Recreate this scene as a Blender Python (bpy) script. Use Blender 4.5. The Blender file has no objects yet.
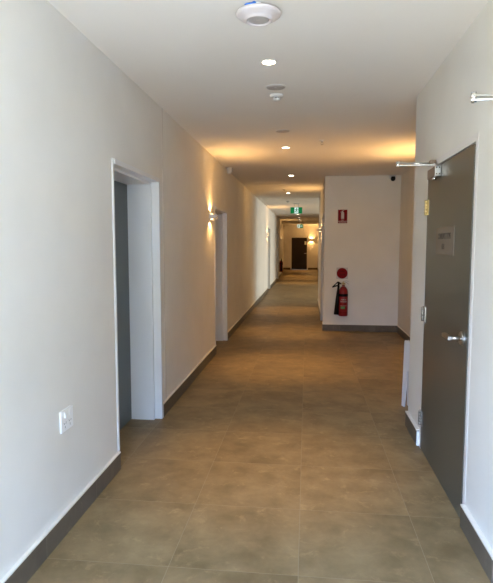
import bpy, bmesh, math, random
from mathutils import Vector, Matrix

random.seed(4)
SC = bpy.context.scene
COL = SC.collection
PI = math.pi
H = 2.64            # ceiling height
LX = -1.232         # left wall face
RX = 0.845          # right wall face
FX, FY = 0.295, 9.15   # corner of the alcove's facing wall
AX = 1.55           # alcove side wall face
EY = 31.76          # end wall

# ------------------------------------------------------------------ materials
def mat(name, color, rough=0.5, metal=0.0, noise=0.0, nscale=8.0, bump=0.0, bscale=60.0, emit=None, estr=0.0, coat=0.0, detail=4.0, spec=0.5):
    m = bpy.data.materials.new(name); m.use_nodes = True
    nt = m.node_tree; b = nt.nodes['Principled BSDF']
    b.inputs['Base Color'].default_value = (*color, 1)
    b.inputs['Roughness'].default_value = rough
    b.inputs['Metallic'].default_value = metal
    b.inputs['Specular IOR Level'].default_value = spec
    if coat: b.inputs['Coat Weight'].default_value = coat
    tc = nt.nodes.new('ShaderNodeTexCoord')
    if noise:
        n = nt.nodes.new('ShaderNodeTexNoise'); n.inputs['Scale'].default_value = nscale; n.inputs['Detail'].default_value = detail
        nt.links.new(tc.outputs['Object'], n.inputs['Vector'])
        r = nt.nodes.new('ShaderNodeValToRGB')
        r.color_ramp.elements[0].position = 0.3; r.color_ramp.elements[1].position = 0.7
        r.color_ramp.elements[0].color = (*[c*(1-noise) for c in color], 1)
        r.color_ramp.elements[1].color = (*[min(1, c*(1+noise)) for c in color], 1)
        nt.links.new(n.outputs['Fac'], r.inputs['Fac']); nt.links.new(r.outputs['Color'], b.inputs['Base Color'])
    if bump:
        n2 = nt.nodes.new('ShaderNodeTexNoise'); n2.inputs['Scale'].default_value = bscale; n2.inputs['Detail'].default_value = 5
        nt.links.new(tc.outputs['Object'], n2.inputs['Vector'])
        bp = nt.nodes.new('ShaderNodeBump'); bp.inputs['Strength'].default_value = bump; bp.inputs['Distance'].default_value = 0.004
        nt.links.new(n2.outputs['Fac'], bp.inputs['Height']); nt.links.new(bp.outputs['Normal'], b.inputs['Normal'])
    if emit:
        b.inputs['Emission Color'].default_value = (*emit, 1); b.inputs['Emission Strength'].default_value = estr
    return m

def tile_mat(name, c_dark, c_light, rough, ox, oy, plane='XY', grout=(0.29, 0.222, 0.135), size=0.6):
    """large stone-look porcelain tiles with thin grout, cloudy mottling, a tone per tile"""
    m = bpy.data.materials.new(name); m.use_nodes = True
    nt = m.node_tree; N = nt.nodes; L = nt.links; b = N['Principled BSDF']
    tc = N.new('ShaderNodeTexCoord'); sep = N.new('ShaderNodeSeparateXYZ'); L.new(tc.outputs['Object'], sep.inputs[0])
    def mth(op, a, bb=None):
        n = N.new('ShaderNodeMath'); n.operation = op
        for i, v in enumerate((a, bb)):
            if v is None: continue
            if isinstance(v, (int, float)): n.inputs[i].default_value = v
            else: L.new(v, n.inputs[i])
        return n.outputs[0]
    def cell(sock, off):
        u = mth('DIVIDE', mth('SUBTRACT', sock, off), size)
        f = mth('FLOOR', u)
        fr = mth('SUBTRACT', u, f)
        e = mth('MINIMUM', fr, mth('SUBTRACT', 1.0, fr))
        return f, e
    fx, ex = cell(sep.outputs[0], ox); fy, ey = cell(sep.outputs[1], oy)
    if plane == 'XY': e = mth('MINIMUM', ex, ey)
    elif plane == 'X': e = ex
    else: e = ey
    line = mth('LESS_THAN', e, 0.0025)
    cb = N.new('ShaderNodeCombineXYZ'); L.new(fx, cb.inputs[0]); L.new(fy, cb.inputs[1])
    wn = N.new('ShaderNodeTexWhiteNoise'); wn.noise_dimensions = '3D'; L.new(cb.outputs[0], wn.inputs['Vector'])
    # each tile shows its own piece of the pattern
    sc = N.new('ShaderNodeVectorMath'); sc.operation = 'SCALE'; sc.inputs['Scale'].default_value = 9.0; L.new(wn.outputs['Color'], sc.inputs[0])
    ad = N.new('ShaderNodeVectorMath'); ad.operation = 'ADD'; L.new(tc.outputs['Object'], ad.inputs[0]); L.new(sc.outputs[0], ad.inputs[1])
    n1 = N.new('ShaderNodeTexNoise'); n1.inputs['Scale'].default_value = 4.4; n1.inputs['Detail'].default_value = 7; n1.inputs['Roughness'].default_value = 0.62; n1.inputs['Distortion'].default_value = 0.12
    L.new(ad.outputs[0], n1.inputs['Vector'])
    r = N.new('ShaderNodeValToRGB'); r.color_ramp.elements[0].position = 0.32; r.color_ramp.elements[1].position = 0.72
    r.color_ramp.elements[0].color = (*c_dark, 1); r.color_ramp.elements[1].color = (*c_light, 1)
    L.new(n1.outputs['Fac'], r.inputs['Fac'])
    # pale scuffs
    n3 = N.new('ShaderNodeTexNoise'); n3.inputs['Scale'].default_value = 9.0; n3.inputs['Detail'].default_value = 6; n3.inputs['Roughness'].default_value = 0.7; n3.inputs['Distortion'].default_value = 0.45
    L.new(ad.outputs[0], n3.inputs['Vector'])
    rs = N.new('ShaderNodeValToRGB'); rs.color_ramp.elements[0].position = 0.56; rs.color_ramp.elements[1].position = 0.76
    rs.color_ramp.elements[0].color = (0, 0, 0, 1); rs.color_ramp.elements[1].color = (0.55, 0.55, 0.55, 1)
    L.new(n3.outputs['Fac'], rs.inputs['Fac'])
    mxs = N.new('ShaderNodeMix'); mxs.data_type = 'RGBA'; L.new(rs.outputs['Color'], mxs.inputs['Factor']); L.new(r.outputs['Color'], mxs.inputs['A'])
    mxs.inputs['B'].default_value = (*[min(1, c*1.45) for c in c_light], 1)
    hv = N.new('ShaderNodeHueSaturation'); L.new(mxs.outputs['Result'], hv.inputs['Color'])
    L.new(mth('ADD', 0.93, mth('MULTIPLY', wn.outputs['Value'], 0.14)), hv.inputs['Value'])
    mx = N.new('ShaderNodeMix'); mx.data_type = 'RGBA'; L.new(line, mx.inputs['Factor']); L.new(hv.outputs['Color'], mx.inputs['A'])
    mx.inputs['B'].default_value = (*grout, 1)
    L.new(mx.outputs['Result'], b.inputs['Base Color'])
    L.new(mth('ADD', rough - 0.05, mth('MULTIPLY', n1.outputs['Fac'], 0.12)), b.inputs['Roughness'])
    b.inputs['Specular IOR Level'].default_value = 0.22
    bp = N.new('ShaderNodeBump'); bp.inputs['Strength'].default_value = 0.25; bp.inputs['Distance'].default_value = 0.002
    L.new(mth('SUBTRACT', mth('MULTIPLY', n1.outputs['Fac'], 0.3), line), bp.inputs['Height']); L.new(bp.outputs['Normal'], b.inputs['Normal'])
    return m

def pane_mat(name):
    m = bpy.data.materials.new(name); m.use_nodes = True
    nt = m.node_tree; nt.nodes.clear()
    o = nt.nodes.new('ShaderNodeOutputMaterial'); t = nt.nodes.new('ShaderNodeBsdfTransparent'); g = nt.nodes.new('ShaderNodeBsdfGlossy')
    g.inputs['Roughness'].default_value = 0.02
    t.inputs['Color'].default_value = (0.95, 0.97, 0.97, 1)
    mx = nt.nodes.new('ShaderNodeMixShader'); mx.inputs[0].default_value = 0.06
    nt.links.new(t.outputs[0], mx.inputs[1]); nt.links.new(g.outputs[0], mx.inputs[2]); nt.links.new(mx.outputs[0], o.inputs[0])
    return m

M = {
 'paint': mat('wall_paint', (0.78, 0.754, 0.69), 0.72, noise=0.035, nscale=2.2, bump=0.10, bscale=45, detail=5),
 'ceiling': mat('ceiling_paint', (0.80, 0.768, 0.715), 0.8, noise=0.012, nscale=1.6, bump=0.05, bscale=40),
 'floor': tile_mat('floor_tile', (0.172, 0.116, 0.053), (0.312, 0.222, 0.112), 0.48, -1.2241, 2.2704),
 'skirt_y': tile_mat('skirting_tile', (0.100, 0.082, 0.060), (0.162, 0.133, 0.098), 0.42, -1.2241, 2.2704, 'Y', grout=(0.22, 0.175, 0.125)),
 'skirt_x': tile_mat('skirting_tile_facing', (0.100, 0.082, 0.060), (0.162, 0.133, 0.098), 0.42, -1.2241, 2.2704, 'X', grout=(0.22, 0.175, 0.125)),
 'trim': mat('cream_edge_trim', (0.80, 0.75, 0.66), 0.4),
 'frame': mat('white_frame_enamel', (0.74, 0.74, 0.73), 0.42, bump=0.02),
 'frame_beige': mat('off_white_frame_enamel', (0.76, 0.73, 0.69), 0.5, bump=0.02),
 'leaf_grey': mat('grey_green_door_laminate', (0.080, 0.081, 0.066), 0.30, noise=0.05, nscale=3, bump=0.02),
 'leaf_blue': mat('slate_grey_door_laminate', (0.085, 0.100, 0.100), 0.4, noise=0.04, nscale=3, bump=0.02),
 'leaf_dark': mat('dark_brown_door_laminate', (0.026, 0.018, 0.012), 0.5, spec=0.3, noise=0.06, nscale=3),
 'white': mat('white_plastic', (0.70, 0.69, 0.67), 0.40),
 'white_pink': mat('soft_white_plastic', (0.62, 0.575, 0.58), 0.36),
 'white_bright': mat('glossy_white_plastic', (0.88, 0.88, 0.87), 0.3),
 'grey_lens': mat('grey_plastic_lens', (0.42, 0.40, 0.39), 0.3),
 'mesh_grey': mat('grey_speaker_mesh', (0.50, 0.465, 0.45), 0.55, noise=0.12, nscale=220),
 'silver': mat('satin_aluminium', (0.72, 0.72, 0.71), 0.28, 1.0),
 'chrome': mat('polished_chrome', (0.80, 0.80, 0.80), 0.14, 1.0),
 'steel': mat('brushed_steel', (0.46, 0.44, 0.41), 0.30, 1.0, noise=0.05, nscale=60),
 'brass': mat('yellow_brass', (0.80, 0.66, 0.36), 0.30, 1.0),
 'bronze': mat('bronze_painted_metal', (0.27, 0.20, 0.15), 0.45, 0.3),
 'black': mat('black_plastic', (0.006, 0.006, 0.006), 0.55, spec=0.12),
 'darkslot': mat('dark_slot', (0.03, 0.03, 0.03), 0.7),
 'red': mat('red_enamel', (0.25, 0.006, 0.010), 0.35, spec=0.4),
 'red_sign': mat('red_sign_print', (0.20, 0.002, 0.006), 0.6, spec=0.1),
 'dark_red': mat('dark_red_print', (0.085, 0.002, 0.004), 0.6, spec=0.1),
 'sign_white': mat('white_sign_print', (0.62, 0.60, 0.58), 0.45),
 'label_green': mat('green_label', (0.10, 0.28, 0.10), 0.5),
 'blue': mat('blue_cable_jacket', (0.02, 0.16, 0.60), 0.4),
 'plate': mat('engraved_taupe_plate', (0.19, 0.157, 0.122), 0.5),
 'plate_text': mat('dark_brown_lettering', (0.055, 0.040, 0.030), 0.5),
 'lamp': mat('glowing_warm_diffuser', (1, 0.9, 0.75), 0.5, emit=(1.0, 0.86, 0.62), estr=9.0),
 'lamp_warm': mat('glowing_amber_lens', (1, 0.85, 0.6), 0.5, emit=(1.0, 0.70, 0.34), estr=3.0),
 'exit_green': mat('lit_green_sign', (0.0, 0.08, 0.02), 0.4, spec=0.2, emit=(0.0, 0.30, 0.09), estr=0.16),
 'exit_white': mat('lit_white_sign', (0.8, 0.9, 0.9), 0.4, emit=(0.72, 0.95, 1.0), estr=0.22),
 'pane': pane_mat('clear_window_pane'),
}

# ------------------------------------------------------------------ mesh helpers
def box(bm, x0, x1, y0, y1, z0, z1, bevel=0.0, seg=2, mtx=None):
    t = bmesh.new()
    bmesh.ops.create_cube(t, size=1.0)
    for v in t.verts:
        v.co = Vector(((x0+x1)/2 + v.co.x*(x1-x0), (y0+y1)/2 + v.co.y*(y1-y0), (z0+z1)/2 + v.co.z*(z1-z0)))
    if bevel:
        bmesh.ops.bevel(t, geom=t.edges[:], offset=bevel, segments=seg, affect='EDGES', profile=0.5)
    merge(bm, t, mtx)

def merge(bm, t, mtx=None):
    if mtx is not None: bmesh.ops.transform(t, matrix=mtx, verts=t.verts)
    mp = {v: bm.verts.new(v.co) for v in t.verts}
    for f in t.faces:
        try:
            nf = bm.faces.new([mp[v] for v in f.verts]); nf.smooth = f.smooth
        except ValueError: pass
    t.free()

def lathe(bm, prof, mtx=None, seg=40, smooth=True, ang=2*PI, a0=0.0):
    """revolve (r, z) profile about local z"""
    t = bmesh.new(); full = abs(ang-2*PI) < 1e-6
    n = seg if full else seg+1
    rings = []
    for r, z in prof:
        if r < 1e-6: rings.append([t.verts.new((0, 0, z))])
        else: rings.append([t.verts.new((r*math.cos(a0+ang*k/seg), r*math.sin(a0+ang*k/seg), z)) for k in range(n)])
    for a, b in zip(rings[:-1], rings[1:]):
        for k in range(seg):
            k2 = (k+1) % n
            if len(a) == 1 and len(b) == 1: continue
            if len(a) == 1: f = t.faces.new((a[0], b[k2], b[k]))
            elif len(b) == 1: f = t.faces.new((a[k], a[k2], b[0]))
            else: f = t.faces.new((a[k], a[k2], b[k2], b[k]))
            f.smooth = smooth
    bmesh.ops.recalc_face_normals(t, faces=t.faces)
    merge(bm, t, mtx)

def cyl(bm, r, p0, p1, seg=24, r2=None, cap=True):
    p0 = Vector(p0); p1 = Vector(p1); d = p1-p0
    q = d.to_track_quat('Z', 'Y').to_matrix().to_4x4(); q.translation = p0
    r2 = r if r2 is None else r2
    h = d.length
    prof = [(r, 0), (r2, h)]
    if cap: prof = [(0, 0)] + prof + [(0, h)]
    t = bmesh.new(); lathe(t, prof, None, seg, smooth=False)
    for f in t.faces:
        if abs(f.normal.z) < 0.9: f.smooth = True
    merge(bm, t, q)

def tube(bm, pts, r, seg=10):
    pts = [Vector(p) for p in pts]; n = len(pts)
    rs = r if isinstance(r, (list, tuple)) else [r]*n
    t = bmesh.new(); rings = []
    up = None
    for i, p in enumerate(pts):
        d = (pts[min(i+1, n-1)] - pts[max(i-1, 0)]).normalized()
        if up is None:
            up = d.orthogonal().normalized()
        else:
            up = (up - d*up.dot(d)).normalized()
        s = d.cross(up)
        rings.append([t.verts.new(p + (up*math.cos(2*PI*k/seg) + s*math.sin(2*PI*k/seg))*rs[i]) for k in range(seg)])
    for a, b in zip(rings[:-1], rings[1:]):
        for k in range(seg):
            t.faces.new((a[k], a[(k+1) % seg], b[(k+1) % seg], b[k])).smooth = True
    t.faces.new(rings[0][::-1]); t.faces.new(rings[-1])
    bmesh.ops.recalc_face_normals(t, faces=t.faces)
    merge(bm, t)

def smooth_pts(pts, n=6):
    pts = [Vector(p) for p in pts]; out = []
    P = [pts[0]] + pts + [pts[-1]]
    for i in range(1, len(P)-2):
        a, b, c, d = P[i-1:i+3]
        for k in range(n):
            t = k/n
            out.append(0.5*((2*b) + (c-a)*t + (2*a-5*b+4*c-d)*t*t + (3*b-a-3*c+d)*t**3))
    out.append(pts[-1]); return out

def prism(bm, pts2, y0, y1, mtx=None):
    """polygon in local (x, z) extruded along local y"""
    t = bmesh.new()
    a = [t.verts.new((x, y0, z)) for x, z in pts2]; b = [t.verts.new((x, y1, z)) for x, z in pts2]
    n = len(a)
    t.faces.new(a); t.faces.new(b[::-1])
    for k in range(n): t.faces.new((a[k], b[k], b[(k+1) % n], a[(k+1) % n]))
    bmesh.ops.recalc_face_normals(t, faces=t.faces)
    merge(bm, t, mtx)

def limb(p, q, w):
    p = Vector(p); q = Vector(q); d = (q-p).normalized(); n = Vector((-d.y, d.x))*w/2
    e = d*w*0.3
    return [tuple(p-e+n), tuple(p-e-n), tuple(q+e-n), tuple(q+e+n)]

def disc_pts(cx, cz, r, n=20): return [(cx+r*math.cos(2*PI*k/n), cz+r*math.sin(2*PI*k/n)) for k in range(n)]

def text_bm(s, size, mtx, depth=0.0008, width=None, bend=None, font_bold=True):
    """lettering: local x = reading direction, local z = up, local -y = towards the reader"""
    cu = bpy.data.curves.new('lettering', 'FONT'); cu.body = s; cu.size = size; cu.align_x = 'CENTER'; cu.align_y = 'CENTER'
    cu.extrude = depth; cu.resolution_u = 3; cu.offset = size*0.012 if font_bold else 0
    ob = bpy.data.objects.new('lettering', cu); COL.objects.link(ob)
    bpy.context.view_layer.update()
    me = bpy.data.meshes.new_from_object(ob.evaluated_get(bpy.context.evaluated_depsgraph_get()))
    bpy.data.objects.remove(ob); bpy.data.curves.remove(cu)
    t = bmesh.new(); t.from_mesh(me); bpy.data.meshes.remove(me)
    xs = [v.co.x for v in t.verts]; w = max(xs)-min(xs); cxm = (max(xs)+min(xs))/2
    ys = [v.co.y for v in t.verts]; cym = (max(ys)+min(ys))/2
    k = (width/w) if width else 1.0
    for v in t.verts:
        x = (v.co.x-cxm)*k; z = v.co.y-cym; y = -v.co.z
        if bend:
            a = x/bend; rr = bend - y
            x = rr*math.sin(a); y = -rr*math.cos(a)
        v.co = Vector((x, y, z))
    out = bmesh.new(); merge(out, t, mtx); return out

# ------------------------------------------------------------------ object helpers
def obj(name, bm, material, parent=None):
    me = bpy.data.meshes.new(name)
    bmesh.ops.recalc_face_normals(bm, faces=bm.faces)
    bm.to_mesh(me); bm.free()
    me.materials.append(material)
    o = bpy.data.objects.new(name, me); COL.objects.link(o)
    if parent: o.parent = parent
    return o

def B(): return bmesh.new()

def struct(name, bm, material, parent=None):
    o = obj(name, bm, material, parent)
    if not parent: o['kind'] = 'structure'
    return o

def thing(name, label, cat, loc=(0, 0, 0), rz=0.0, group=None):
    o = bpy.data.objects.new(name, None); COL.objects.link(o)
    o.empty_display_size = 0.1
    o.location = loc; o.rotation_euler = (0, 0, rz); o['label'] = label; o['category'] = cat
    if group: o['group'] = group
    return o

def sempty(name, loc=(0, 0, 0), rz=0.0):
    o = bpy.data.objects.new(name, None); COL.objects.link(o); o.location = loc; o.rotation_euler = (0, 0, rz)
    o['kind'] = 'structure'; return o

def dup(root, label, loc, rz=None):
    r = root.copy(); COL.objects.link(r); r.location = loc
    if rz is not None: r.rotation_euler = (0, 0, rz)
    if label: r['label'] = label
    for ch in list(root.children):
        c = ch.copy(); COL.objects.link(c); c.parent = r
        for g in list(ch.children):
            d = g.copy(); COL.objects.link(d); d.parent = c
    return r

# ------------------------------------------------------------------ lights
def area(name, loc, rot, sx, sy, power, color, spread=PI):
    l = bpy.data.lights.new(name, 'AREA'); l.shape = 'RECTANGLE'; l.size = sx; l.size_y = sy; l.energy = power; l.color = color; l.spread = spread
    o = bpy.data.objects.new(name, l); COL.objects.link(o); o.location = loc; o.rotation_euler = rot; return o

def spot(name, loc, direction, power, color, angle, blend=0.6, radius=0.02):
    l = bpy.data.lights.new(name, 'SPOT'); l.energy = power; l.color = color; l.spot_size = angle; l.spot_blend = blend; l.shadow_soft_size = radius
    o = bpy.data.objects.new(name, l); COL.objects.link(o); o.location = loc
    o.rotation_euler = Vector(direction).to_track_quat('-Z', 'Y').to_euler(); return o

# ------------------------------------------------------------------ tunables
EXPOSURE = 1.5
DAY_SKY = 168.0
DAY_GROUND = 128.0
DAY_LOBBY = 125.0
SPOT_W = 60.0
SCONCE_W = 2.6
SPILL_W = 10.5
WARM = (1.0, 0.55, 0.19)
DOWN = (1.0, 0.58, 0.21)

# ================================================================== the setting
RY = -1.4      # rear wall face (behind the camera)
LOB0, LOB1, LOBX = 13.4, 20.0, 6.0     # side lobby on the right

b = B(); box(b, -1.8, 6.4, RY-0.3, EY+0.3, -0.12, 0.0); struct('floor', b, M['floor'])
b = B(); box(b, -1.8, 6.4, RY-0.3, EY+0.3, H, H+0.15); struct('ceiling', b, M['ceiling'])

left_doors = [(3.265, 4.33, 2.035), (7.02, 8.06, 2.0), (16.75, 17.75, 2.04), (21.9, 22.95, 2.04)]
T = 0.34
b = B(); y = RY-0.3
for (a, c, zt) in left_doors:
    y1 = a
    if y < 4.48 < y1: pass
    box(b, LX-T, LX, y, y1, 0, H)
    box(b, LX-T, LX, a, c, zt, H)
    y = c
box(b, LX-T, LX, y, 25.9, 0, H)
struct('wall_left', b, M['paint'])
b = B(); box(b, LX-T, -1.40, 25.9, EY, 0, H); struct('wall_recess', b, M['paint'])
# movement joint in the left wall
b = B(); box(b, LX-0.002, LX+0.0025, 4.474, 4.487, 0.122, H); struct('trim_joint', b, mat('joint_sealant', (0.62, 0.58, 0.52), 0.7))

# right wall with its two doors
right_doors = [(1.175, 2.305, 2.05), (2.795, 3.925, 2.05)]
b = B(); y = RY-0.3
for (a, c, zt) in right_doors:
    box(b, RX, RX+0.30, y, a, 0, H); box(b, RX, RX+0.30, a, c, zt, H); y = c
box(b, RX, RX+0.30, y, 4.38, 0, H)
box(b, RX+0.30, AX+0.3, 4.18, 4.38, 0, H)
struct('wall_right', b, M['paint'])
b = B(); box(b, AX, AX+0.25, 4.38, FY, 0, H); struct('wall_alcove', b, M['paint'])
# facing wall / stub block with a recessed doorway in its corridor side
b = B()
box(b, FX, AX+0.25, FY, 9.42, 0, H)
box(b, FX+0.3, AX+0.25, 9.42, 10.42, 0, H)
box(b, FX, FX+0.3, 9.42, 10.42, 2.03, H)
box(b, FX, AX+0.25, 10.42, LOB0, 0, H)
struct('wall_front', b, M['paint'])
# lobby
b = B()
box(b, AX+0.25, LOBX+0.3, LOB0-0.2, LOB0, 0, H)
box(b, 0.66, LOBX+0.3, LOB1, LOB1+0.2, 0, H)
box(b, LOBX, LOBX+0.2, LOB0, 14.0, 0, H); box(b, LOBX, LOBX+0.2, 19.4, LOB1, 0, H)
box(b, LOBX, LOBX+0.2, 14.0, 19.4, 2.45, H)
struct('wall_lobby', b, M['paint'])
b = B(); box(b, 0.66, 0.96, LOB1+0.2, EY, 0, H); struct('wall_far', b, M['paint'])
# end wall with the doorway hole filled by the door set in it
b = B()
box(b, -1.8, -0.965, EY, EY+0.2, 0, H); box(b, 0.065, 1.2, EY, EY+0.2, 0, H); box(b, -0.965, 0.065, EY, EY+0.2, 1.95, H)
struct('wall_end', b, M['paint'])
# rear wall behind the camera: a glazed entrance
b = B()
box(b, -1.6, LX+0.06, RY-0.2, RY, 0, H); box(b, RX-0.06, 1.3, RY-0.2, RY, 0, H); box(b, LX+0.06, RX-0.06, RY-0.2, RY, 2.45, H)
struct('wall_rear', b, M['paint'])

def window(name, x0, x1, z0, z1, y, axis, nx):
    w = sempty(name)
    f = B(); p = B(); t = 0.05
    def bx(bm, u0, u1, v0, v1, d0, d1):
        if axis == 'Y': box(bm, u0, u1, y+d0, y+d1, v0, v1)
        else: box(bm, y+d0, y+d1, u0, u1, v0, v1)
    bx(f, x0, x1, z0, z0+t, 0, 0.08); bx(f, x0, x1, z1-t, z1, 0, 0.08)
    for k in range(nx+1):
        u = x0 + (x1-x0-t)*k/nx; bx(f, u, u+t, z0, z1, 0, 0.08)
    bx(p, x0+t/2, x1-t/2, z0+t/2, z1-t/2, 0.035, 0.041)
    obj('window_frame', f, M['silver'], w); obj('pane', p, M['pane'], w)
window('window_1', LX+0.06, RX-0.06, 0.0, 2.45, RY-0.14, 'Y', 2)
window('window_2', 14.0, 19.4, 0.0, 2.45, LOBX+0.06, 'X', 4)

# skirting of floor tile with a cream edge trim on top
SK = 0.112
def skirt_y(name, xf, s, y0, y1, thick=0.012):
    """along Y on wall face xf, s=+1 sticks out to +X"""
    bm = B(); box(bm, min(xf-s*0.004, xf+s*thick), max(xf-s*0.004, xf+s*thick), y0, y1, 0, SK)
    o = struct(name, bm, M['skirt_y'])
    bm = B(); box(bm, min(xf-s*0.004, xf+s*(thick+0.001)), max(xf-s*0.004, xf+s*(thick+0.001)), y0, y1, SK, SK+0.009)
    obj('edge_trim', bm, M['trim'], o)
    return o
def skirt_x(name, yf, s, x0, x1, thick=0.012):
    bm = B(); box(bm, x0, x1, min(yf-s*0.004, yf+s*thick), max(yf-s*0.004, yf+s*thick), 0, SK)
    o = struct(name, bm, M['skirt_x'])
    bm = B(); box(bm, x0, x1, min(yf-s*0.004, yf+s*(thick+0.001)), max(yf-s*0.004, yf+s*(thick+0.001)), SK, SK+0.009)
    obj('edge_trim', bm, M['trim'], o)
    return o
y = RY
for i, (a, c, zt) in enumerate(left_doors + [(25.9, 0, 0)]):
    o = skirt_y('baseboard_left', LX, 1, y + (0.012 if i else 0), a+(0.014 if i < 4 else -0.002), 0.016)
    if i:   # white end cap of the skirting beside the frame
        bm = B(); box(bm, LX-0.003, LX+0.017, y+0.001, y+0.0115, 0, SK+0.006); obj('end_cap', bm, M['frame'], o)
    y = c
skirt_y('baseboard_recess', -1.40, 1, 25.9, EY)
skirt_y('baseboard_right', RX, -1, RY, right_doors[0][0], 0.022)
skirt_y('baseboard_right', RX, -1, right_doors[0][1], right_doors[1][0], 0.022)
o = skirt_y('baseboard_right', RX, -1, right_doors[1][1]+0.012, 4.38, 0.022)
bm = B(); box(bm, RX-0.020, RX+0.003, right_doors[1][1]+0.001, right_doors[1][1]+0.012, 0, SK-0.006); obj('end_cap', bm, M['frame'], o)
skirt_y('baseboard_alcove', AX, -1, 4.38, FY-0.012)
skirt_x('baseboard_front', FY, -1, FX-0.012, AX)
skirt_y('baseboard_stub', FX, -1, FY, 9.418)
skirt_y('baseboard_stub', FX, -1, 10.43, LOB0)
skirt_x('baseboard_lobby', LOB1, -1, 0.66, LOBX)
skirt_y('baseboard_far', 0.66, -1, LOB1, EY-0.012)
skirt_x('baseboard_end', EY, -1, -1.388, -0.967); skirt_x('baseboard_end', EY, -1, 0.067, 0.66)

# ---- recessed doors of the left wall (dark leaf deep in a white metal frame)
def recessed_door(name, y0, y1, zt, xf=LX, s=1, leaf=None):
    """s=+1: corridor is on the +X side of the wall face xf"""
    d = sempty(name)
    def bx(bm, a, c, *r, **k): box(bm, min(xf+s*a, xf+s*c), max(xf+s*a, xf+s*c), *r, **k)
    f = B()
    bx(f, -0.05, -0.004, y0+0.010, y0+0.032, 0, zt-0.001); bx(f, -0.05, 0.007, y0+0.010, y0+0.032, 0.1215, zt, bevel=0.002); bx(f, -0.05, -0.004, y0, y0+0.0315, 0, zt-0.001); bx(f, -0.05, 0.016, y1-0.032, y1, 0, zt, bevel=0.002)
    bx(f, -0.05, 0.016, y0+0.0315, y1-0.0315, zt-0.034, zt, bevel=0.002)
    bx(f, -0.30, -0.048, y0+0.001, y0+0.062, 0, zt-0.002); bx(f, -0.30, -0.048, y1-0.064, y1-0.001, 0, zt-0.002)
    bx(f, -0.30, -0.048, y0+0.061, y1-0.063, zt-0.054, zt-0.002)
    obj('door_frame', f, M['frame'], d)
    l = B(); bx(l, -0.285, -0.245, y0+0.055, y1-0.058, 0.004, zt-0.05)
    lf = obj('door_leaf', l, leaf or M['leaf_blue'], d)
    h = B(); X = xf+s*-0.245
    cyl(h, 0.024, (X-0.002*s, y0+0.115, 1.0), (X+0.010*s, y0+0.115, 1.0)); cyl(h, 0.009, (X, y0+0.115, 1.0), (X+0.05*s, y0+0.115, 1.0), 12)
    box(h, min(X+0.042*s, X+0.058*s), max(X+0.042*s, X+0.058*s), y0+0.105, y0+0.235, 0.99, 1.01, bevel=0.004)
    obj('door_handle', h, M['steel'], lf)
    return d
for i, (a, c, zt) in enumerate(left_doors): recessed_door('door_%d' % (i+1), a, c, zt)
recessed_door('door_5', 9.42, 10.42, 2.03, FX, -1)

# ---- flush doors of the right wall
def flush_door(name, dy):
    d = sempty(name)
    y0, y1 = 2.795+dy, 3.925+dy
    f = B()
    box(f, RX-0.0015, RX+0.12, y0, y0+0.040, 0, 2.05); box(f, RX-0.0015, RX+0.12, y1-0.040, y1, 0, 2.05)
    box(f, RX-0.0015, RX+0.12, y0+0.0395, y1-0.0395, 2.010, 2.05)
    box(f, RX+0.050, RX+0.119, y0+0.0595, y1-0.0595, 1.985, 2.012); box(f, RX+0.050, RX+0.119, y0+0.039, y0+0.06, 0, 2.011); box(f, RX+0.050, RX+0.119, y1-0.06, y1-0.039, 0, 2.011)
    obj('door_frame', f, M['frame_beige'], d)
    l = B(); box(l, RX-0.005, RX+0.040, y0+0.044, y1-0.052, 0.008, 1.998, bevel=0.0015)
    lf = obj('door_leaf', l, M['leaf_grey'], d)
    w = B(); box(w, RX-0.004, RX+0.03, y1-0.051, y1-0.040, 0.0, 2.008); obj('jamb_bead', w, M['frame'], d)
    for z0, z1, mm in ((1.695, 1.80, 'brass'), (0.942, 1.047, 'steel'), (0.178, 0.283, 'steel')):
        h = B(); yc = y1-0.046
        for k in range(5):
            cyl(h, 0.010, (RX-0.014, yc, z0+(z1-z0)*k/5+0.0012), (RX-0.014, yc, z0+(z1-z0)*(k+1)/5-0.0012), 14)
        box(h, RX-0.0075, RX-0.0045, yc-0.055, yc-0.002, z0, z1); box(h, RX-0.008, RX-0.001, yc+0.002, yc+0.038, z0, z1)
        obj('hinge', h, M[mm], d)
    # lever handle on a round rose
    h = B(); yh = y0+0.134; zh = 0.985; xh = RX-0.005
    lathe(h, [(0, 0), (0.038, 0), (0.038, 0.008), (0.034, 0.013), (0.014, 0.013), (0, 0.013)], Matrix.Translation((xh, yh, zh)) @ Matrix.Rotation(-PI/2, 4, 'Y'), 32, smooth=False)
    cyl(h, 0.0115, (xh, yh, zh), (xh-0.070, yh, zh), 20)
    box(h, xh-0.079, xh-0.055, yh-0.012, yh+0.125, zh-0.011, zh+0.011, bevel=0.004)
    obj('door_handle', h, M['steel'], lf)
    return d
flush_door('door_6', 0.0)
flush_door('door_7', -1.62)

# ---- dark door at the corridor's end
d = sempty('door_8')
f = B()
box(f, -0.965, -0.905, EY-0.012, EY+0.12, 0, 1.95); box(f, 0.010, 0.065, EY-0.012, EY+0.12, 0, 1.95); box(f, -0.965, 0.065, EY-0.012, EY+0.12, 1.895, 1.95)
obj('door_frame', f, M['frame_beige'], d)
l = B(); box(l, -0.906, 0.011, EY-0.004, EY+0.04, 0.006, 1.896); lf = obj('door_leaf', l, M['leaf_dark'], d)
h = B(); cyl(h, 0.026, (-0.045, EY-0.004, 0.96), (-0.045, EY-0.014, 0.96)); cyl(h, 0.010, (-0.045, EY-0.004, 0.96), (-0.045, EY-0.05, 0.96)); box(h, -0.165, -0.035, EY-0.058, EY-0.042, 0.95, 0.97, bevel=0.004)
obj('door_handle', h, M['steel'], lf)

# ================================================================== things on the ceiling
AXW = lambda x, y, z: Matrix.Translation((x, y, z))

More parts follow.
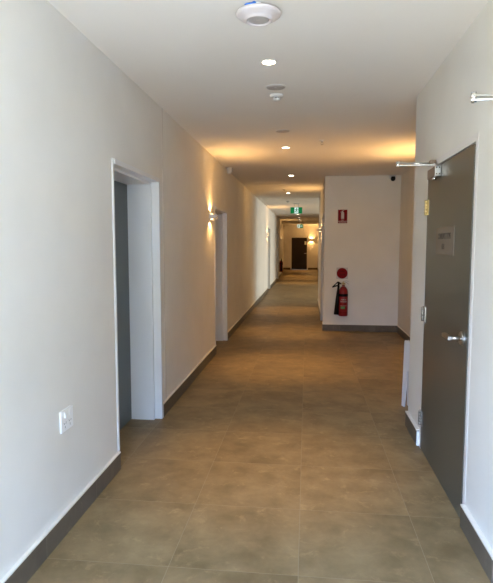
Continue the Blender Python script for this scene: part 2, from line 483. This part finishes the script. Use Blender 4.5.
# access point
t = thing('wireless_access_point', 'large white dish-shaped access point on the ceiling with a blue cable, nearest the camera', 'access point', (-0.248, 2.700, H))
bm = B(); lathe(bm, [(0, 0), (0.062, 0), (0.062, -0.008), (0.056, -0.016), (0, -0.016)], None, 48); obj('mounting_base', bm, M['white'], t)
for k in range(3):
    a = 0.6 + 2*PI*k/3
    bm = B(); box(bm, 0.058, 0.096, -0.012, 0.012, -0.016, -0.004, mtx=Matrix.Rotation(a, 4, 'Z'))
    obj('bracket', bm, M['white'], t)
bm = B(); lathe(bm, [(0, -0.012), (0.100, -0.012), (0.109, -0.014), (0.112, -0.018), (0.110, -0.024), (0.098, -0.033), (0.078, -0.043), (0.066, -0.049), (0.064, -0.053), (0.060, -0.054), (0.056, -0.052), (0.054, -0.044), (0, -0.044)], None, 64); obj('shell', bm, M['white_pink'], t)
bm = B(); lathe(bm, [(0, -0.0435), (0.0545, -0.0435), (0.0535, -0.046), (0.03, -0.047), (0, -0.047)], None, 48); obj('lens', bm, M['grey_lens'], t)
bm = B(); box(bm, -0.010, 0.010, -0.003, 0.003, -0.0482, -0.0468, bevel=0.0005); obj('status_light', bm, M['mesh_grey'], t)
bm = B(); tube(bm, smooth_pts([(-0.030, 0.010, -0.006), (-0.050, -0.060, -0.007), (-0.055, -0.085, -0.008), (-0.025, -0.095, -0.008), (-0.004, -0.085, -0.007), (-0.010, -0.098, -0.004), (-0.018, -0.092, 0.0)], 6), 0.005, 8); obj('blue_cable', bm, M['blue'], t)

# downlights
dl_names = ['round glowing recessed downlight nearest the camera, just behind the ceiling access point',
            'second glowing downlight from the camera, on the ceiling behind the two round speakers',
            'third downlight from the camera, on the ceiling by the fire extinguisher wall',
            'fourth downlight from the camera, just in front of the first green exit sign',
            'fifth downlight from the camera, small on the dim ceiling beyond the bright lobby stretch',
            'sixth downlight from the camera, between the two green exit signs',
            'seventh downlight from the camera, close before the far green exit sign',
            'last downlight, in front of the dark door at the end of the corridor']
spots_dl = [(-0.250, 3.445), (-0.262, 6.41), (-0.272, 8.98), (-0.43, 11.99), (-0.36, 20.6), (-0.36, 23.0), (-0.36, 24.9), (-0.36, 29.6)]
first = None
for i, (x, y) in enumerate(spots_dl):
    if first is None:
        t = first = thing('downlight', dl_names[0], 'ceiling light', (x, y, H), 0, 'recessed downlights along the corridor ceiling')
        bm = B(); lathe(bm, [(0.041, -0.0005), (0.041, -0.004), (0.045, -0.0055), (0.051, -0.003), (0.052, 0.0), (0.041, 0.0005)], None, 40); obj('trim_ring', bm, M['white'], t)
        bm = B(); lathe(bm, [(0, -0.0035), (0.0415, -0.003), (0.0415, -0.0005), (0, -0.0005)], None, 40); obj('diffuser', bm, M['lamp'], t)
    else: dup(first, dl_names[i], (x, y, H))
    pw = SPOT_W*(1.0, 1.0, 1.0, 1.0, 1.2, 1.2, 1.2, 1.2)[i]
    spot('downlight_lamp', (x, y, H-0.02), (0, 0, -1), pw, DOWN, math.radians(50), 1.0, 0.04)

# speakers
t = thing('ceiling_speaker', 'round flush grey ceiling speaker just in front of the white smoke detector', 'speaker', (-0.238, 3.985, H), 0, 'flush ceiling speakers')
bm = B(); lathe(bm, [(0.068, 0.0), (0.068, -0.004), (0.075, -0.003), (0.076, 0.0)], None, 48); obj('rim', bm, M['white'], t)
bm = B(); lathe(bm, [(0, -0.004), (0.030, -0.0042), (0.069, -0.003), (0.069, -0.0005), (0, -0.0005)], None, 48); g = obj('grille', bm, M['mesh_grey'], t)
bm = B(); lathe(bm, [(0, -0.0052), (0.010, -0.005), (0.013, -0.004), (0, -0.003)], None, 24); obj('centre_cap', bm, M['sign_white'], g)
dup(t, 'round flush grey ceiling speaker between the smoke detector and the second downlight', (-0.254, 5.49, H))

# smoke detectors
def detector(label, x, y, sc=1.0):
    t = thing('smoke_detector', label, 'smoke detector', (x, y, H), 0, 'ceiling smoke detectors')
    bm = B(); lathe(bm, [(0, 0), (0.052*sc, 0), (0.052*sc, -0.010), (0.048*sc, -0.018), (0.040*sc, -0.021), (0, -0.021)], None, 40); obj('base', bm, M['white'], t)
    bm = B(); lathe(bm, [(0, -0.020), (0.024*sc, -0.020), (0.024*sc, -0.030), (0, -0.030)], None, 32); obj('vent_ring', bm, M['darkslot'], t)
    bm = B()
    lathe(bm, [(0, -0.029), (0.032*sc, -0.029), (0.031*sc, -0.038), (0.024*sc, -0.045), (0, -0.047)], None, 36)
    for k in range(8):
        box(bm, 0.0225*sc, 0.030*sc, -0.0028, 0.0028, -0.031, -0.019, mtx=Matrix.Rotation(2*PI*k/8+0.2, 4, 'Z'))
    obj('sensor_head', bm, M['white'], t); return t
detector('white stepped smoke detector on the ceiling right behind the first flush speaker', -0.243, 4.19)
detector('small smoke detector on the ceiling to the left of the first green exit sign', -0.508, 14.1, 0.95)
detector('round dome detector on the dim ceiling between the two green exit signs', -0.359, 23.4, 1.3)

# sprinklers
def sprinkler(label, x, y):
    t = thing('sprinkler_head', label, 'sprinkler', (x, y, H), 0, 'ceiling sprinkler heads')
    bm = B(); lathe(bm, [(0, 0), (0.034, 0), (0.033, -0.004), (0.020, -0.010), (0, -0.010)], None, 32); obj('escutcheon', bm, M['white'], t)
    bm = B(); cyl(bm, 0.009, (0, 0, -0.008), (0, 0, -0.024), 16)
    tube(bm, [(0.008, 0, -0.022), (0.013, 0, -0.032), (0.004, 0, -0.046)], 0.0025, 8); tube(bm, [(-0.008, 0, -0.022), (-0.013, 0, -0.032), (-0.004, 0, -0.046)], 0.0025, 8)
    obj('frame_arms', bm, M['steel'], t)
    bm = B(); lathe(bm, [(0, -0.044), (0.017, -0.045), (0.017, -0.047), (0, -0.048)], None, 20); obj('deflector', bm, M['steel'], t)
sprinkler('small sprinkler head alone on the right side of the ceiling above the alcove', 0.156, 6.03)
sprinkler('tiny sprinkler head on the ceiling before the fourth downlight, far down the corridor', -0.49, 11.2)

# motion sensor cylinder on the ceiling by the left wall
t = thing('motion_sensor', 'white cylindrical motion sensor hanging from the ceiling beside the left wall', 'sensor', (-1.165, 7.95, H))
bm = B(); lathe(bm, [(0, 0), (0.040, 0), (0.040, -0.070), (0.034, -0.085), (0.018, -0.096), (0, -0.098)], None, 36); obj('housing', bm, M['white'], t)
bm = B(); box(bm, 0.024, 0.052, -0.018, 0.018, -0.062, -0.012, bevel=0.004); obj('lens', bm, M['grey_lens'], t)

# exit signs
def man(bm, cx, cz, s, mtx):
    """running figure, height s"""
    y0, y1 = -0.0032, -0.0005
    prism(bm, disc_pts(cx+0.10*s, cz+0.42*s, 0.085*s), y0, y1, mtx)
    for p, q, w in (((0.06, 0.30), (-0.04, 0.0), 0.17), ((-0.03, 0.0), (0.16, -0.16), 0.12), ((0.16, -0.16), (0.08, -0.42), 0.10),
                    ((-0.05, 0.0), (-0.12, -0.24), 0.12), ((-0.12, -0.24), (-0.34, -0.30), 0.10), ((0.08, 0.27), (0.24, 0.10), 0.07), ((0.24, 0.10), (0.36, 0.18), 0.06),
                    ((0.03, 0.27), (-0.20, 0.22), 0.07), ((-0.20, 0.22), (-0.27, 0.06), 0.06)):
        prism(bm, limb((cx+p[0]*s, cz+p[1]*s), (cx+q[0]*s, cz+q[1]*s), w*s), y0-0.0002*random.random(), y1, mtx)
def arrow(bm, cx, cz, s, mtx):
    prism(bm, [(cx-0.5*s, cz-0.12*s), (cx+0.05*s, cz-0.12*s), (cx+0.05*s, cz-0.34*s), (cx+0.5*s, cz), (cx+0.05*s, cz+0.34*s), (cx+0.05*s, cz+0.12*s), (cx-0.5*s, cz+0.12*s)], -0.0026, -0.0003, mtx)
def exit_sign(label, x, y, z0, w, h, centred):
    t = thing('exit_sign', label, 'exit sign', (x, y, H), 0, 'green exit signs hanging from the ceiling')
    zc = z0+h/2-H
    bm = B(); box(bm, -0.085, 0.085, -0.03, 0.03, -0.026, 0, bevel=0.006); obj('ceiling_base', bm, M['white'], t)
    for sx in (-0.06, 0.06):
        bm = B(); cyl(bm, 0.006, (sx, 0, -0.02), (sx, 0, zc+h/2+0.002), 12); obj('hanger', bm, M['steel'], t)
    bm = B(); box(bm, -w/2-0.006, w/2+0.006, -0.011, 0.011, zc-h/2-0.006, zc+h/2+0.006, bevel=0.003); obj('sign_body', bm, M['white'], t)
    mt = Matrix.Translation((0, -0.0112, 0))
    bm = B(); box(bm, -w/2, w/2, -0.013, -0.0105, zc-h/2, zc+h/2); f = obj('sign_face', bm, M['exit_green'], t)
    mt = Matrix.Translation((0, -0.013, 0))
    if centred:
        bm = B(); prism(bm, [(-0.055, zc-h/2+0.004), (0.055, zc-h/2+0.004), (0.055, zc+h/2-0.004), (-0.055, zc+h/2-0.004)], -0.0012, 0.0, mt); obj('white_doorway', bm, M['exit_white'], f)
        bm = B(); man(bm, 0.0, zc, h*0.86, mt); obj('running_figure', bm, M['exit_green'], f)
    else:
        bm = B(); prism(bm, [(-w/2+0.006, zc-h/2+0.006), (-0.004, zc-h/2+0.006), (-0.004, zc+h/2-0.006), (-w/2+0.006, zc+h/2-0.006)], -0.0012, 0.0, mt); obj('white_doorway', bm, M['exit_white'], f)
        bm = B(); man(bm, -w/4, zc, h*0.82, mt); obj('running_figure', bm, M['exit_green'], f)
        bm = B(); arrow(bm, w/4, zc, 0.11, mt); obj('arrow', bm, M['exit_white'], f)
exit_sign('nearer and larger green exit sign with a running figure, hanging from the corridor ceiling', -0.302, 15.0, 2.357, 0.325, 0.171, True)
exit_sign('farther, smaller green and white exit sign hanging before the end wall', -0.337, 26.0, 2.292, 0.285, 0.180, False)

# ================================================================== wall lights
def make_sconce(label):
    """local: wall is the plane x=0, room on +x"""
    t = thing('wall_sconce', label, 'wall light', (0, 0, 0), 0, 'white up and down wall lights')
    bm = B(); box(bm, 0.0, 0.012, -0.045, 0.045, -0.040, 0.040, bevel=0.004); obj('back_plate', bm, M['white'], t)
    bm = B(); prism(bm, [(0.010, 0.030), (0.040, 0.026), (0.094, 0.010), (0.094, -0.010), (0.040, -0.026), (0.010, -0.030)], -0.045, 0.045); obj('body', bm, M['white'], t)
    bm = B(); prism(bm, [(0.034, 0.050), (0.040, 0.052), (0.098, 0.026), (0.098, 0.020), (0.094, 0.020)], -0.046, 0.046); obj('shade', bm, M['white'], t)
    bm = B(); prism(bm, [(0.034, -0.050), (0.040, -0.052), (0.098, -0.026), (0.098, -0.020), (0.094, -0.020)], -0.046, 0.046); obj('shade', bm, M['white'], t)
    for s in (1, -1):
        bm = B(); cyl(bm, 0.014, (0.026, 0, 0.028*s), (0.026, 0, 0.0345*s), 20); obj('lamp_lens', bm, M['lamp_warm'], t)
    return t
sconces = [
 ('up and down wall light glowing on the left wall beside the second doorway', (LX, 6.69, 1.845), 0, 1.0),
 ('small wall light on the brightly daylit part of the left wall, far down', (LX, 16.45, 1.81), 0, 0.8),
 ('tiny wall light on the left wall above the far fire extinguisher', (LX, 25.1, 1.80), 0, 0.8),
 ('wall light on the corridor side of the fire extinguisher wall, just past its corner', (FX, 11.05, 1.79), PI, 0.9),
 ('glowing wall light on the end wall right of the dark door', (0.265, EY, 1.76), -PI/2, 1.5),
 ('wall light on the far right wall, tight against the end wall', (0.66, 30.9, 1.76), PI, 0.8),
 ('wall light on the alcove side wall, behind the right wall', (AX, 6.75, 1.845), PI, 1.7)]
first = None
for lab, loc, rz, k in sconces:
    if first is None: first = make_sconce(lab); first.location = loc; first.rotation_euler = (0, 0, rz)
    else: dup(first, lab, loc, rz)
    R = Matrix.Rotation(rz, 4, 'Z')
    for s in (1, -1):
        p = Vector(loc) + R @ Vector((0.072, 0, 0.054*s)); dr = R @ Vector((-0.30, 0, s*1.0))
        spot('sconce_lamp', p, dr, SCONCE_W*k, WARM, math.radians(132), 0.35, 0.012)
        spot('sconce_spill', p, R @ Vector((0.75, 0, s*1.0)), SPILL_W*k*(1.0 if s > 0 else 0.3), WARM, math.radians(125), 1.0, 0.02)

# ================================================================== fire point on the facing wall
def extinguisher(label):
    """local: wall is the plane y=0, room on -y, z=0 floor, x right"""
    t = thing('fire_extinguisher', label, 'fire extinguisher', (0, 0, 0), 0, 'red carbon dioxide fire extinguishers')
    r = 0.078; yc = -0.105; T0 = Matrix.Translation((0, yc, 0))
    bm = B(); lathe(bm, [(0, 0.288), (0.066, 0.286), (0.074, 0.276), (r, 0.286), (r, 0.655), (0.076, 0.690), (0.068, 0.722), (0.052, 0.752), (0.032, 0.772), (0.022, 0.780), (0.022, 0.800), (0, 0.800)], T0, 48)
    body = obj('cylinder', bm, M['red'], t)
    bm = B(); lathe(bm, [(r+0.0006, 0.610), (r+0.0012, 0.611), (r+0.0012, 0.654), (r+0.0002, 0.655)], T0, 48); obj('black_band', bm, M['black'], body)
    bm = B(); lathe(bm, [(r+0.0004, 0.338), (r+0.0008, 0.3385), (r+0.0008, 0.341), (r+0.0004, 0.3415)], T0, 40); obj('seam_line', bm, M['dark_red'], body)
    for s, z, sz, wd in (('CARBON', 0.560, 0.026, 0.092), ('DIOXIDE', 0.527, 0.034, 0.108)):
        bm = text_bm(s, sz, T0 @ Matrix.Translation((0, 0, z)), 0.0006, wd, bend=r+0.0006); obj('lettering', bm, M['sign_white'], body)
    bm = B(); lathe(bm, [(r+0.0005, 0.402), (r+0.0011, 0.4025), (r+0.0011, 0.4415), (r+0.0005, 0.442)], T0, 16, ang=0.95, a0=-PI/2-0.62); obj('green_label', bm, M['label_green'], body)
    bm = B(); lathe(bm, [(r+0.0005, 0.452), (r+0.0010, 0.4523), (r+0.0010, 0.456), (r+0.0005, 0.4563)], T0, 16, ang=1.5, a0=-PI/2-0.75); obj('fine_print', bm, M['sign_white'], body)
    # valve
    bm = B(); cyl(bm, 0.019, (0, yc, 0.795), (0, yc, 0.835), 24); cyl(bm, 0.013, (0, yc, 0.83), (0, yc, 0.862), 20); cyl(bm, 0.011, (-0.045, yc, 0.822), (0.035, yc, 0.822), 16)
    obj('valve', bm, M['brass'], t)
    bm = B(); prism(bm, [(-0.012, 0.846), (0.050, 0.838), (0.085, 0.812), (0.088, 0.820), (0.055, 0.850), (-0.010, 0.860)], yc-0.010, yc+0.010)
    prism(bm, [(-0.012, 0.862), (0.055, 0.868), (0.092, 0.858), (0.092, 0.865), (0.055, 0.877), (-0.012, 0.873)], yc-0.009, yc+0.009)
    obj('lever', bm, M['steel'], t)
    bm = B(); tube(bm, [(0.022+0.014*math.cos(a), yc-0.016, 0.850+0.014*math.sin(a)) for a in [2*PI*k/16 for k in range(17)]], 0.0018, 6); obj('pin_ring', bm, M['steel'], t)
    # hose elbow + horn + grip
    hx = -0.078
    bm = B(); tube(bm, smooth_pts([(-0.040, yc, 0.822), (-0.062, yc-0.008, 0.832), (hx, yc-0.015, 0.845), (hx-0.006, yc-0.018, 0.815), (hx-0.004, yc-0.016, 0.775)], 5), 0.011, 12)
    obj('hose', bm, M['black'], t)
    bm = B()
    tube(bm, [(hx-0.006, yc-0.016, 0.855), (hx-0.014, yc-0.016, 0.855), (-0.185, yc-0.016, 0.765)], 0.0085, 10)
    tube(bm, [(-0.185, yc-0.016, 0.762), (-0.15, yc-0.016, 0.778), (hx-0.010, yc-0.016, 0.795)], [0.0085, 0.011, 0.010], 10)
    box(bm, hx-0.020, hx+0.012, yc-0.034, yc+0.002, 0.770, 0.845, bevel=0.006)
    obj('horn_grip', bm, M['black'], t)
    bm = B()
    ax0 = Vector((hx-0.004, yc-0.016, 0.780)); ax1 = Vector((-0.112, yc-0.016, 0.300))
    dq = (ax1-ax0).to_track_quat('Z', 'Y').to_matrix().to_4x4(); dq.translation = ax0; L = (ax1-ax0).length
    lathe(bm, [(0, 0), (0.018, 0), (0.018, 0.06), (0.024, 0.10), (0.036, L*0.6), (0.044, L), (0.041, L), (0.034, L*0.6), (0.018, 0.12), (0, 0.11)], dq, 32)
    obj('horn', bm, M['black'], t)
    # wall bracket
    bm = B(); box(bm, -0.02, 0.02, -0.006, 0.0, 0.60, 0.80); box(bm, -0.02, 0.02, -0.06, 0.0, 0.770, 0.778); lathe(bm, [(0.0275, 0.772), (0.0275, 0.780), (0.023, 0.780), (0.023, 0.772), (0.0275, 0.772)], T0, 24)
    box(bm, -0.015, 0.015, -0.03, 0.0, 0.52, 0.55)
    obj('wall_bracket', bm, M['steel'], t)
    return t
e1 = extinguisher('large red fire extinguisher with black horn mounted on the facing wall below a red disc')
e1.location = (0.622, FY, 0.005)
dup(e1, 'small distant red fire extinguisher on the left wall near the end of the corridor', (LX, 23.5, 0.005), PI/2)

# red location sign
t = thing('fire_extinguisher_sign', 'upright red sign with a white extinguisher pictogram high on the facing wall', 'sign', (0.597, FY, 1.965))
bm = B(); box(bm, -0.082, 0.082, -0.003, 0.0, -0.118, 0.118, bevel=0.001); obj('plate', bm, M['sign_white'], t)
bm = B(); box(bm, -0.077, 0.077, -0.0036, -0.0005, -0.078, 0.112); box(bm, -0.077, 0.077, -0.0036, -0.0005, -0.113, -0.084); obj('red_field', bm, M['red_sign'], t)
bm = B()
prism(bm, [(-0.024, -0.040), (0.024, -0.040), (0.024, 0.055), (0.018, 0.072), (0.008, 0.080), (0.008, 0.088), (-0.008, 0.088), (-0.008, 0.080), (-0.018, 0.072), (-0.024, 0.055)], -0.0042, -0.003)
prism(bm, [(-0.010, 0.090), (0.026, 0.097), (0.026, 0.103), (-0.010, 0.098)], -0.0042, -0.003); prism(bm, [(-0.010, 0.090), (-0.030, 0.082), (-0.032, 0.060), (-0.028, 0.060), (-0.026, 0.078), (-0.008, 0.085)], -0.0042, -0.003)
obj('pictogram', bm, M['sign_white'], t)
bm = text_bm('FIRE', 0.020, Matrix.Translation((0, -0.004, -0.062)), 0.0004, 0.040); obj('lettering', bm, M['sign_white'], t)
bm = text_bm('EXTINGUISHER', 0.017, Matrix.Translation((0, -0.004, -0.0985)), 0.0004, 0.125); obj('lettering', bm, M['sign_white'], t)

# red disc
t = thing('fire_identification_disc', 'round red disc on a pale square backing, directly above the near extinguisher', 'sign', (0.605, FY, 1.0))
bm = B(); box(bm, -0.097, 0.097, -0.003, 0.0, -0.097, 0.097, bevel=0.001); obj('backing', bm, mat('pale_grey_backing', (0.56, 0.52, 0.50), 0.4), t)
bm = B(); prism(bm, disc_pts(0, 0, 0.092, 56), -0.0042, -0.001); dsc = obj('disc', bm, M['red_sign'], t)
bm = B(); box(bm, -0.042, 0.042, -0.0048, -0.004, 0.028, 0.044, bevel=0.0003); box(bm, -0.050, 0.050, -0.0048, -0.004, -0.030, -0.018); obj('print', bm, M['dark_red'], dsc)

# camera in the corner under the ceiling
t = thing('security_camera', 'small white security camera with black ball lens in the upper corner of the facing wall', 'camera', (1.405, FY, 2.575))
bm = B(); box(bm, -0.055, 0.055, -0.050, 0.0, 0.005, 0.060, bevel=0.008); obj('base', bm, M['white'], t)
bm = B(); lathe(bm, [(0.0, 0.040), (0.03, 0.038), (0.037, 0.015), (0.038, 0), (0.034, -0.018), (0.022, -0.032), (0, -0.038)], Matrix.Translation((0.005, -0.055, 0.0)), 32); obj('ball', bm, M['black'], t)

# ================================================================== right wall things
# door sign
t = thing('door_sign', 'taupe engraved sign reading COMMUNICATIONS on the grey right-hand door', 'sign', (RX-0.005, 3.365, 1.512))
RM = Matrix(((0, 1, 0, 0), (-1, 0, 0, 0), (0, 0, 1, 0), (0, 0, 0, 1)))   # local x -> -Y, local -y -> -X
bm = B(); box(bm, -0.212, 0.212, -0.003, 0.0, -0.085, 0.085, bevel=0.001, mtx=RM); obj('plate', bm, M['plate'], t)
bm = text_bm('COMMUNICATIONS', 0.052, RM @ Matrix.Translation((-0.010, -0.0034, 0.030)), 0.0006, 0.300); obj('lettering', bm, M['plate_text'], t)
bm = text_bm('08', 0.050, RM @ Matrix.Translation((-0.030, -0.0034, -0.034)), 0.0006, 0.062); obj('lettering', bm, M['plate_text'], t)

def closer(label, dy):
    t = thing('door_closer', label, 'door closer', (RX-0.005, 3.62+dy, 1.957), 0, 'silver door closers on the right-hand doors')
    bm = B(); box(bm, -0.036, -0.002, -0.108, 0.115, -0.032, 0.030, bevel=0.004); body = obj('closer_body', bm, M['bronze'], t)
    bm = B(); box(bm, -0.038, -0.001, -0.113, -0.100, -0.034, 0.031, bevel=0.003); pl = obj('end_plate', bm, M['silver'], body)
    for dx in (-0.029, -0.011):
        for dz in (-0.020, 0.020):
            bm = B(); cyl(bm, 0.004, (dx, -0.1125, dz), (dx, -0.1155, dz), 12); obj('screw', bm, M['darkslot'], body)
    bm = B(); cyl(bm, 0.012, (-0.020, -0.02, -0.029), (-0.020, -0.02, -0.048), 18); obj('spindle_cap', bm, M['chrome'], t)
    bm = B(); cyl(bm, 0.010, (-0.020, 0.0, 0.026), (-0.020, 0.0, 0.060), 18); obj('spindle', bm, M['chrome'], t)
    ex, ey = -0.246, 0.02          # elbow
    bm = B()   # main arm from spindle to elbow
    a = Vector((-0.020, 0.0)); e = Vector((ex, ey)); dr = (e-a).normalized(); L = (e-a).length
    R = Matrix.Translation((a.x, a.y, 0.052)) @ Matrix.Rotation(math.atan2(dr.y, dr.x), 4, 'Z')
    box(bm, -0.014, L+0.012, -0.010, 0.010, -0.004, 0.004, bevel=0.002, mtx=R); obj('main_arm', bm, M['silver'], t)
    bm = B()   # forearm from elbow back to the head of the frame
    g = Vector((-0.020, 0.05)); dr = (g-e).normalized(); L = (g-e).length
    R = Matrix.Translation((e.x, e.y, 0.068)) @ Matrix.Rotation(math.atan2(dr.y, dr.x), 4, 'Z')
    box(bm, -0.012, L*0.42, -0.010, 0.010, -0.004, 0.004, bevel=0.002, mtx=R)
    tube(bm, [R @ Vector((L*0.38, 0, 0)), R @ Vector((L, 0, 0.002))], 0.0055, 12)
    obj('forearm', bm, M['silver'], t)
    bm = B(); cyl(bm, 0.010, (ex, ey, 0.044), (ex, ey, 0.080), 20); obj('elbow_pivot', bm, M['chrome'], t)
    bm = B(); box(bm, -0.038, -0.0025, 0.025, 0.075, 0.056, 0.088, bevel=0.003); obj('frame_shoe', bm, M['bronze'], t)
    return t
closer('silver door closer above the grey door, its folded arm sticking out into the corridor', 0.0)
closer('silver closer arm cut off by the right edge of the photo, above the baseboard', -1.60)

# A-frame floor sign in the alcove, seen edge-on past the wall end
t = thing('floor_sign', 'white plastic A-frame floor sign standing in the alcove behind the right wall', 'floor sign', (0.968, 4.80, 0), 0.356)
def aframe_panel(s):
    bm = B()
    th = math.atan2(0.014, 0.60)
    prof = [(-0.14, 0.0), (-0.095, 0.0), (-0.070, 0.34), (0.070, 0.34), (0.095, 0.0), (0.14, 0.0), (0.14, 0.605), (0.13, 0.615), (-0.13, 0.615), (-0.14, 0.605)]
    R = Matrix.Translation((s*0.028, 0, 0.001)) @ Matrix.Rotation(-s*th, 4, 'Y') @ Matrix.Rotation(PI/2, 4, 'Z')
    prism(bm, prof, -0.006, 0.006, R)
    return bm
for s in (-1, 1): obj('panel', aframe_panel(s), M['white'], t)
bm = B(); tube(bm, smooth_pts([(0, -0.05, 0.612), (0, -0.045, 0.655), (0, 0.045, 0.655), (0, 0.05, 0.612)], 6), 0.010, 10); cyl(bm, 0.010, (0, -0.09, 0.610), (0, 0.09, 0.610), 14)
obj('carry_handle', bm, M['white'], t)

# ================================================================== left wall things
t = thing('power_outlet', 'white double power outlet low on the left wall before the first doorway', 'power outlet', (LX, 2.537, 0.592))
bm = B(); box(bm, 0.0, 0.011, -0.068, 0.068, -0.057, 0.057, bevel=0.004, seg=3); obj('plate', bm, M['white_bright'], t)
for sy in (-0.028, 0.028):
    bm = B(); prism(bm, [(-0.009, 0.016), (0.009, 0.016), (0.009, 0.044), (-0.009, 0.044)], 0.009, 0.014 if sy > 0 else 0.018, Matrix(((0, 1, 0, 0), (1, 0, 0, sy), (0, 0, 1, 0), (0, 0, 0, 1))))
    obj('switch_rocker', bm, M['white_bright'], t)
    bm = B()
    for (py, pz, ang) in ((-0.010, -0.014, 0.5), (0.010, -0.014, -0.5), (0.0, -0.034, 0.0)):
        box(bm, 0.0105, 0.0116, -0.0014, 0.0014, -0.006, 0.006, mtx=Matrix.Translation((0, sy+py, pz)) @ Matrix.Rotation(ang, 4, 'X'))
    obj('socket_slots', bm, M['darkslot'], t)

# sign on the dark end door
t = thing('door_notice', 'little white notice high on the dark door at the corridor end', 'sign', (-0.082, EY-0.004, 1.581))
bm = B(); box(bm, -0.055, 0.055, -0.004, 0.0, -0.10, 0.10); obj('notice_plate', bm, mat('pale_notice', (0.7, 0.72, 0.62), 0.5), t)

# ================================================================== daylight and sky
area('daylight_sky', (-0.55, RY-0.35, 1.55), (PI/2-1.02, 0, -0.85), 1.2, 1.8, DAY_SKY, (0.45, 0.74, 1.40), math.radians(130))
area('daylight_ground_bounce', (-0.50, RY-0.75, 0.12), (PI-0.44, 0, -0.75), 1.3, 1.0, DAY_GROUND, (0.96, 0.95, 0.925), math.radians(150))
area('daylight_lobby', (LOBX+0.35, 16.7, 1.25), (0, PI/2-0.4, 0), 2.35, 5.3, DAY_LOBBY, (1.0, 0.96, 0.88))

w = bpy.data.worlds.new('sky'); SC.world = w; w.use_nodes = True
nt = w.node_tree; bg = nt.nodes['Background']
sk = nt.nodes.new('ShaderNodeTexSky')
try:
    sk.sky_type = 'NISHITA'; sk.sun_disc = False; sk.sun_elevation = math.radians(45)
except Exception: pass
nt.links.new(sk.outputs[0], bg.inputs['Color']); bg.inputs['Strength'].default_value = 0.15

# ================================================================== camera
cd = bpy.data.cameras.new('camera'); cam = bpy.data.objects.new('camera', cd); COL.objects.link(cam)
cd.sensor_fit = 'HORIZONTAL'; cd.sensor_width = 36.0; cd.lens = 527.4/493*36.0; cd.clip_start = 0.05; cd.clip_end = 200
cam.location = (0, 0, 1.490); cam.rotation_euler = (PI/2-0.08881, 0, 0.11353)
SC.camera = cam

vs = SC.view_settings
vs.view_transform = 'Standard'; vs.look = 'None'; vs.gamma = 1.0; vs.exposure = EXPOSURE; vs.use_curve_mapping = False
